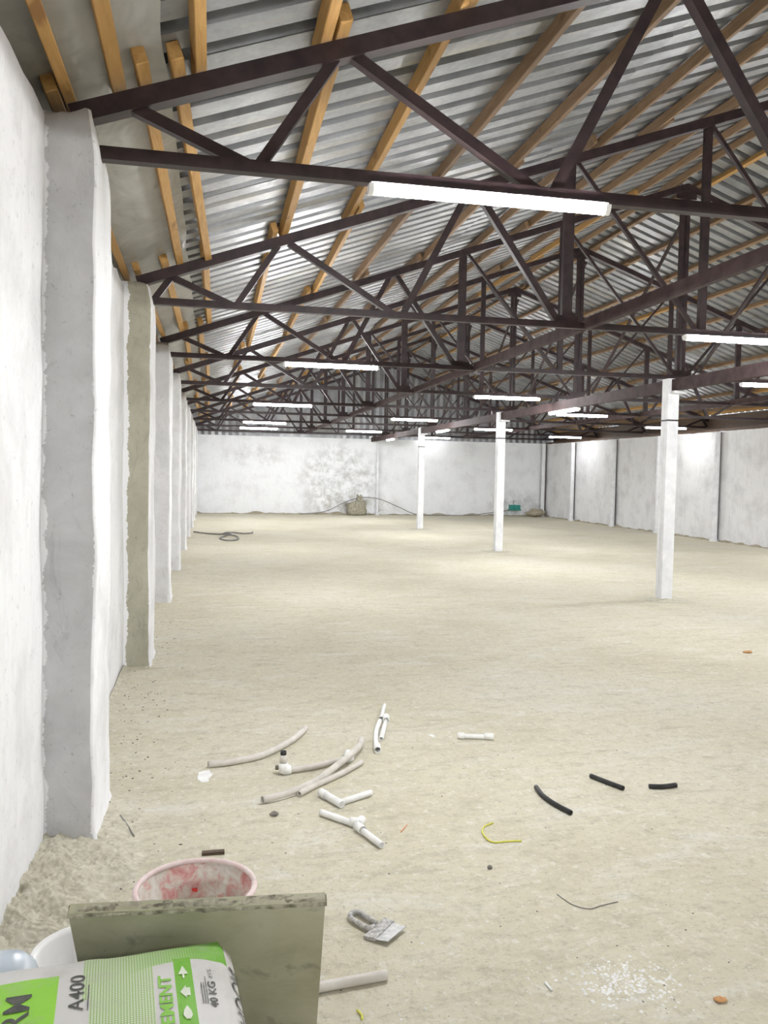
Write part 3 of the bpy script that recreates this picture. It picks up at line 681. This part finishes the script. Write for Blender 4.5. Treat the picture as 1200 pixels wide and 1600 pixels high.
# ------------------------------------------------------------------ floor litter
def litter(name, lab, cat, P, r, mat, hollow=None, fits=(), group=None, seg=12):
    """a pipe or wire on the floor; fits = (points, radius, material, name) children"""
    c = Vector(P[len(P)//2]); c.z = 0; t = empty(name, c); tag(t, lab, cat, group)
    L = lambda Q: [Vector(p)-c for p in Q]
    v, f = tube(L(P), r, seg, hollow); mk('pipe' if hollow else 'strand', v, f, mat, t, smooth=True)
    for Q, rr, mm, nn in fits: v, f = tube(L(Q), rr, seg, .78 if nn != 'collar' else None); mk(nn, v, f, mm, t, smooth=True)
    return t
z1 = .0185
litter('grey_pipe', 'bent dusty grey plastic pipe lying alone, leftmost of the pipe scraps', 'pipe', [(0, 4.51, z1), (.135, 4.535, z1), (.294, 4.615, z1), (.454, 4.81, z1), (.546, 4.975, z1), (.585, 5.07, z1)], .018, M['ppr_dusty'], .8)
litter('grey_pipe', 'long bent dusty grey pipe lying on top of the pipe heap', 'pipe', [(.257, 3.975, .020), (.385, 4.04, .020), (.525, 4.15, .025), (.664, 4.315, .043), (.781, 4.50, .045), (.851, 4.655, .035), (.885, 4.79, .022)], .018, M['ppr_dusty'], .8)
litter('grey_pipe', 'straight grey pipe lying under the long bent one', 'pipe', [(.437, 4.03, .0155), (.523, 4.125, .0155), (.675, 4.268, .0155), (.822, 4.43, .0155)], .015, M['ppr_dusty'], .8)
sl = litter('wood_sliver', 'thin pale sliver beside the end of the long bent pipe', 'sliver', [(.232, 3.965, .006), (.340, 4.000, .006), (.425, 4.055, .006)], lambda t: .003+.004*t, M['ppr_dusty'])
litter('elbow_pipe', 'dusty pipe with white elbows and an upturned grey stub', 'pipe', [(.40, 4.352, .02), (.552, 4.39, .02), (.735, 4.475, .02)], .0165, M['ppr_dusty'], .8,
       [([(.385, 4.350, .022), (.425, 4.358, .022)], .026, M['ppr'], 'elbow'), ([(.388, 4.352, .012), (.388, 4.352, .062)], .025, M['ppr'], 'elbow'), ([(.388, 4.352, .060), (.388, 4.352, .105)], .019, M['ppr_dusty'], 'stub'), ([(.388, 4.352, .105), (.388, 4.352, .125)], .016, M['black'], 'thread'),
        ([(.735, 4.475, .022), (.775, 4.50, .022)], .026, M['ppr'], 'elbow'), ([(.76, 4.49, .022), (.765, 4.545, .026)], .025, M['ppr'], 'elbow'), ([(.350, 4.368, .034), (.375, 4.358, .034)], .013, M['brass'], 'tail')])
litter('tee_pipe', 'short white pipe with a tee fitting, just below the pipe heap', 'pipe', [(.612, 3.888, .017), (.79, 3.99, .017)], .0145, M['ppr'], .8, [([(.553, 4.01, .019), (.625, 3.862, .019)], .0185, M['ppr'], 'tee'), ([(.545, 4.025, .019), (.565, 3.985, .019)], .0215, M['ppr'], 'socket')])
litter('elbow_pipe', 'white pipe with an end elbow, upper of the touching pair', 'pipe', [(.514, 3.795, .016), (.585, 3.713, .016), (.652, 3.638, .016)], .0148, M['ppr'], .8, [([(.632, 3.660, .020), (.672, 3.640, .020)], .021, M['ppr'], 'elbow'), ([(.660, 3.640, .020), (.690, 3.672, .020)], .020, M['ppr'], 'elbow')])
litter('elbow_pipe', 'white pipe with a socket end, lower of the touching pair', 'pipe', [(.664, 3.585, .0165), (.726, 3.41, .0165)], .0148, M['ppr'], .8, [([(.652, 3.615, .020), (.672, 3.562, .020)], .0205, M['ppr'], 'socket')])
litter('white_pipe', 'short straight white pipe piece at the top of the far pair', 'pipe', [(1.172, 5.51, .016), (1.088, 5.205, .016)], .0145, M['ppr'], .8, group=None)
litter('elbow_pipe', 'bowed white pipe with an elbow, left of the far pair', 'pipe', [(1.070, 5.16, .016), (1.005, 4.95, .016), (.965, 4.76, .016), (.955, 4.66, .016)], .0145, M['ppr'], .8, [([(.955, 4.68, .020), (.945, 4.60, .020)], .021, M['ppr'], 'elbow')])
litter('elbow_pipe', 'straight white pipe with a socket, right of the far pair', 'pipe', [(1.112, 5.17, .016), (1.005, 4.80, .016)], .0145, M['ppr'], .8, [([(1.128, 5.235, .02), (1.108, 5.15, .02)], .0205, M['ppr'], 'socket')])
litter('white_pipe', 'short white pipe with a socket on each end, lying apart', 'pipe', [(1.49, 4.782, .018), (1.655, 4.742, .018)], .0145, M['ppr'], .8, [([(1.472, 4.786, .02), (1.512, 4.776, .02)], .0195, M['ppr'], 'socket'), ([(1.63, 4.749, .021), (1.684, 4.735, .021)], .0205, M['ppr'], 'socket')])
litter('straight_pipe', 'straight grey-white pipe lying behind the right edge of the board', 'pipe', [(.12, 2.462, .0165), (.30, 2.478, .0165), (.558, 2.508, .0165)], .016, M['ppr_dusty'], .8)
litter('rubber_hose', 'bent black hose piece, leftmost and longest of three', 'hose', [(1.638, 3.945, .0125), (1.628, 3.835, .0125), (1.643, 3.726, .0125), (1.678, 3.612, .0125)], .0122, M['black'], .6)
litter('rubber_hose', 'straight black hose piece, middle of three', 'hose', [(1.988, 4.052, .0125), (2.031, 3.954, .0125), (2.076, 3.86, .0125)], .0122, M['black'], .6)
litter('rubber_hose', 'short black hose piece, rightmost of three', 'hose', [(2.222, 3.865, .0125), (2.29, 3.851, .0125), (2.372, 3.86, .0125)], .0122, M['black'], .6)
litter('curled_wire', 'thin yellow-green wire bent into a hook on the floor', 'wire', [(1.281, 3.581, .004), (1.229, 3.548, .004), (1.201, 3.491, .004), (1.201, 3.418, .004), (1.222, 3.386, .004), (1.286, 3.387, .004), (1.344, 3.382, .004)], .0038, M['yellow'], seg=8)
litter('wire_scrap', 'tiny orange wire scrap right of the white elbow pipes', 'wire', [(.842, 3.555, .003), (.887, 3.624, .003)], .0028, M['orange'], seg=6)
litter('wire_scrap', 'tiny yellow wire scrap by the bottom frame edge', 'wire', [(.440, 2.372, .004), (.449, 2.345, .004), (.446, 2.328, .004)], .0038, M['yellow'], seg=6)
litter('rusty_wire', 'thin dark wire lying right of the grey pier foot', 'wire', [(-.393, 3.935, .004), (-.347, 3.809, .004), (-.312, 3.70, .004)], .0035, M['cable'], seg=6)
litter('thread', 'thin dark thread lying on the floor right of the scraper', 'thread', [(1.31, 2.92, .002), (1.335, 2.84, .002), (1.385, 2.80, .002), (1.44, 2.815, .002), (1.515, 2.83, .002)], .0018, M['cable'], seg=6)
litter('cigarette_butt', 'small white butt lying near the bottom of the frame', 'butt', [(1.046, 2.402, .0045), (1.051, 2.362, .0045)], .004, M['chalk'], seg=8)
litter('cable_coil', 'dark tangled cable on the floor by the far left piers', 'cable', [(-.40, 21.5, .015), (-.05, 20.9, .015), (.25, 20.7, .02), (.50, 20.75, .04), (.36, 20.2, .03), (.22, 19.5, .015), (.36, 18.95, .015), (.60, 19.1, .02), (.60, 19.8, .04), (.32, 20.4, .06), (.50, 20.8, .055), (.80, 20.95, .02), (1.02, 21.15, .015), (1.05, 21.5, .015)], .020, M['cable'])
litter('long_hose', 'thin grey hose looping over the lump and along the far wall', 'hose', [(3.2, 30.35, .03), (4.1, 30.45, .12), (4.75, 30.46, .42), (5.2, 30.40, .60), (5.6, 30.40, .66), (6.0, 30.36, .63), (6.35, 30.38, .53), (6.95, 30.40, .28), (7.55, 30.3, .05), (8.6, 30.25, .03), (9.6, 30.28, .04), (10.4, 30.42, .12), (11.3, 30.44, .25)], .015, M['cable'])

def lump(name, lab, cat, c, r, mat, seed, sub=3, amp=.28, boxy=0):
    bm = bmesh.new(); bmesh.ops.create_icosphere(bm, subdivisions=sub, radius=1)
    for q in bm.verts:
        if boxy: q.co = q.co.lerp(q.co/max(abs(q.co.x), abs(q.co.y), abs(q.co.z)), boxy)
        d = 1+amp*fbm(q.co.x*1.3+seed, q.co.y*1.3, q.co.z*1.3); q.co = Vector((q.co.x*r[0]*d, q.co.y*r[1]*d, max(0.001, (q.co.z*.5+.5)*r[2]*d)))
    me = bpy.data.meshes.new(name); bm.to_mesh(me); bm.free(); me.materials.append(mat); me.polygons.foreach_set('use_smooth', [True]*len(me.polygons))
    o = ob(name, me, None, c); return tag(o, lab, cat)
lm = empty('concrete_lump', (5.25, 30.33, 0)); tag(lm, 'rough bare concrete lump at the foot of the far wall', 'concrete lump')
for dx, dy, sx, sy, sz, sd, nm in ((0, 0, .36, .20, .50, 3, 'lump'), (.13, .10, .11, .09, .70, 5, 'stub')):
    o = lump(nm, None, None, (dx, dy, 0), (sx, sy, sz), M['mortar'], sd, 3, .22, .8); o.parent = lm
lump('earth_heap', 'low brown heap of earth in the far right corner', 'heap', (12.2, 30.22, 0), (.34, .26, .30), M['dirt'], 8)
tb = empty('junction_box', (11.46, 30.40, .25)); tag(tb, 'small teal plastic box low on the far wall near the corner', 'box')
v, f = boxvf(-.20, .20, 0, .21, 0, .19); mk('case', v, f, M['teal'], tb); v, f = boxvf(-.24, .24, -.02, .22, -.02, .015); mk('base_plate', v, f, M['teal'], tb)
v, f = tube([(0, .16, .19), (-.03, .17, .30), (.03, .175, .36)], .014, 6); mk('cable_tail', v, f, M['cable'], tb)
lump('stone', 'dark flat pebble below the long bent pipe', 'stone', (.302, 3.835, 0), (.020, .026, .012), M['stone'], 2, 2)
lump('stone', 'small dark pebble on the floor below the yellow wire', 'stone', (1.124, 3.167, 0), (.010, .013, .012), M['stone'], 4, 2)
lump('dry_leaf', 'small orange-brown dry leaf near the lower right corner', 'leaf', (1.545, 2.228, 0), (.022, .014, .010), M['leaf'], 6, 2, .4)
lump('stone', 'small dark stone right of the olive pier', 'stone', (4.863, 6.81, 0), (.05, .03, .02), M['leaf'], 5, 2)['label'] = 'small brown chip far out on the right of the floor'
def splat(name, lab, cat, c, rx, ry, seed, mat):
    V = [(0, 0, .004)]; n = 26
    for i in range(n):
        a = 2*math.pi*i/n; k = .75+.55*nz(math.cos(a)*1.7+seed, math.sin(a)*1.7); V.append((rx*k*math.cos(a), ry*k*math.sin(a), .003))
    V += [(x*1.06, y*1.06, 0) for x, y, z in V[1:]]
    F = [(0, 1+i, 1+(i+1) % n) for i in range(n)]+[(1+i, 1+n+i, 1+n+(i+1) % n, 1+(i+1) % n) for i in range(n)]
    tag(mk(name, V, F, mat, None, c), lab, cat)
splat('white_scrap', 'white splash of lime near the leftmost grey pipe', 'splash', (-.022, 4.385, .0005), .062, .115, 3, M['chalk'])
splat('white_scrap', 'small white flake left of the double-socket pipe', 'flake', (1.334, 4.862, .0005), .020, .030, 8, M['chalk'])
# scraper
sc = empty('scraper', (.58, 2.79, 0)); tag(sc, 'mortar-covered wide scraper with looped handle lying on the floor', 'scraper')
C = Vector((.58, 2.79, 0)); Q = lambda x, y, z: Vector((x, y, z))-C
def slab(P, t): return [p for p in P]+[p+Vector((0, 0, t)) for p in P], [(3, 2, 1, 0), (4, 5, 6, 7), (0, 1, 5, 4), (1, 2, 6, 5), (2, 3, 7, 6), (3, 0, 4, 7)]
mk('blade', *slab([Q(.555, 2.722, .010), Q(.600, 2.692, .014), Q(.682, 2.772, .014), Q(.642, 2.814, .010)], .003), M['blade'], sc)
mk('holder', *slab([Q(.527, 2.747, .0), Q(.563, 2.718, .004), Q(.648, 2.815, .004), Q(.622, 2.853, .0)], .012), M['scraper'], sc)
hp = [Q(.575, 2.800, .012), Q(.552, 2.790, .012), Q(.524, 2.828, .012), Q(.502, 2.868, .012), Q(.510, 2.897, .012), Q(.536, 2.903, .012), Q(.558, 2.866, .012), Q(.585, 2.820, .012)]
v, f = tube(hp, .0095, 8); mk('handle', v, f, M['scraper'], sc, smooth=True)

# crumbled mortar at the foot of the nearest pier
def mound(u, w):
    x = XL-.03+u*.54; y = 2.72+w*1.35
    edge = max(0, 1-u*1.15-.35*max(0, abs(w-.55)*2-.3)+.35*fbm(u*2.2, w*5, 3)*u); e2 = min(1, min(w, 1-w)*6, (1-u)*5)
    return (x, y, max(-.004, edge*e2*(.055+.030*fbm(x*9, y*9)+.020*nz(x*32, y*32)+.016*nz(x*75, y*75))-.004))
v, f = gridvf(mound, 110, 290); tag(mk('mortar_rubble', v, f, M['rubble'], smooth=True), 'crumbled mortar heaped at the foot of the grey pier', 'rubble', kind='stuff')
# grit and lime flakes on the floor: uncountable
def scatter(name, lab, mat, pts):
    V = []; F = []
    for x, y, r in pts:
        n = len(V); a0 = random.random()*6
        for i in range(5): a = a0+i*1.257; k = r*random.uniform(.6, 1.2); V.append((x+k*math.cos(a), y+k*math.sin(a), 0))
        V.append((x, y, r*random.uniform(.4, .8)))
        F += [(n+i, n+(i+1) % 5, n+5) for i in range(5)]
    tag(mk(name, V, F, mat), lab, 'debris', kind='stuff')
R = random.Random(3)
pts = []
for i in range(300):
    y = 2.2+R.random()**2*14; x = R.uniform(-.45, .6+y*.62); pts.append((x, y, R.uniform(.0015, .0045)*(1+y*.06)))
for i in range(260): y = R.uniform(2.6, 9); pts.append((XL+.10+abs(R.gauss(0, .22)), y, R.uniform(.003, .009)))
scatter('floor_grit', 'fine dark grit scattered over the floor', M['stone'], pts)
pts = [(1.30+R.gauss(0, .09), 2.36+R.gauss(0, .06), R.uniform(.0015, .0075)) for i in range(340)]+[(1.22+R.gauss(0, .2), 2.45+R.gauss(0, .18), R.uniform(.0015, .004)) for i in range(120)]
for i in range(160): y = 2.2+R.random()**2*9; pts.append((R.uniform(-.3, .5+y*.6), y, R.uniform(.002, .006)))
scatter('lime_flakes', 'white lime flakes spilled on the floor at lower right', M['chalk'], pts)
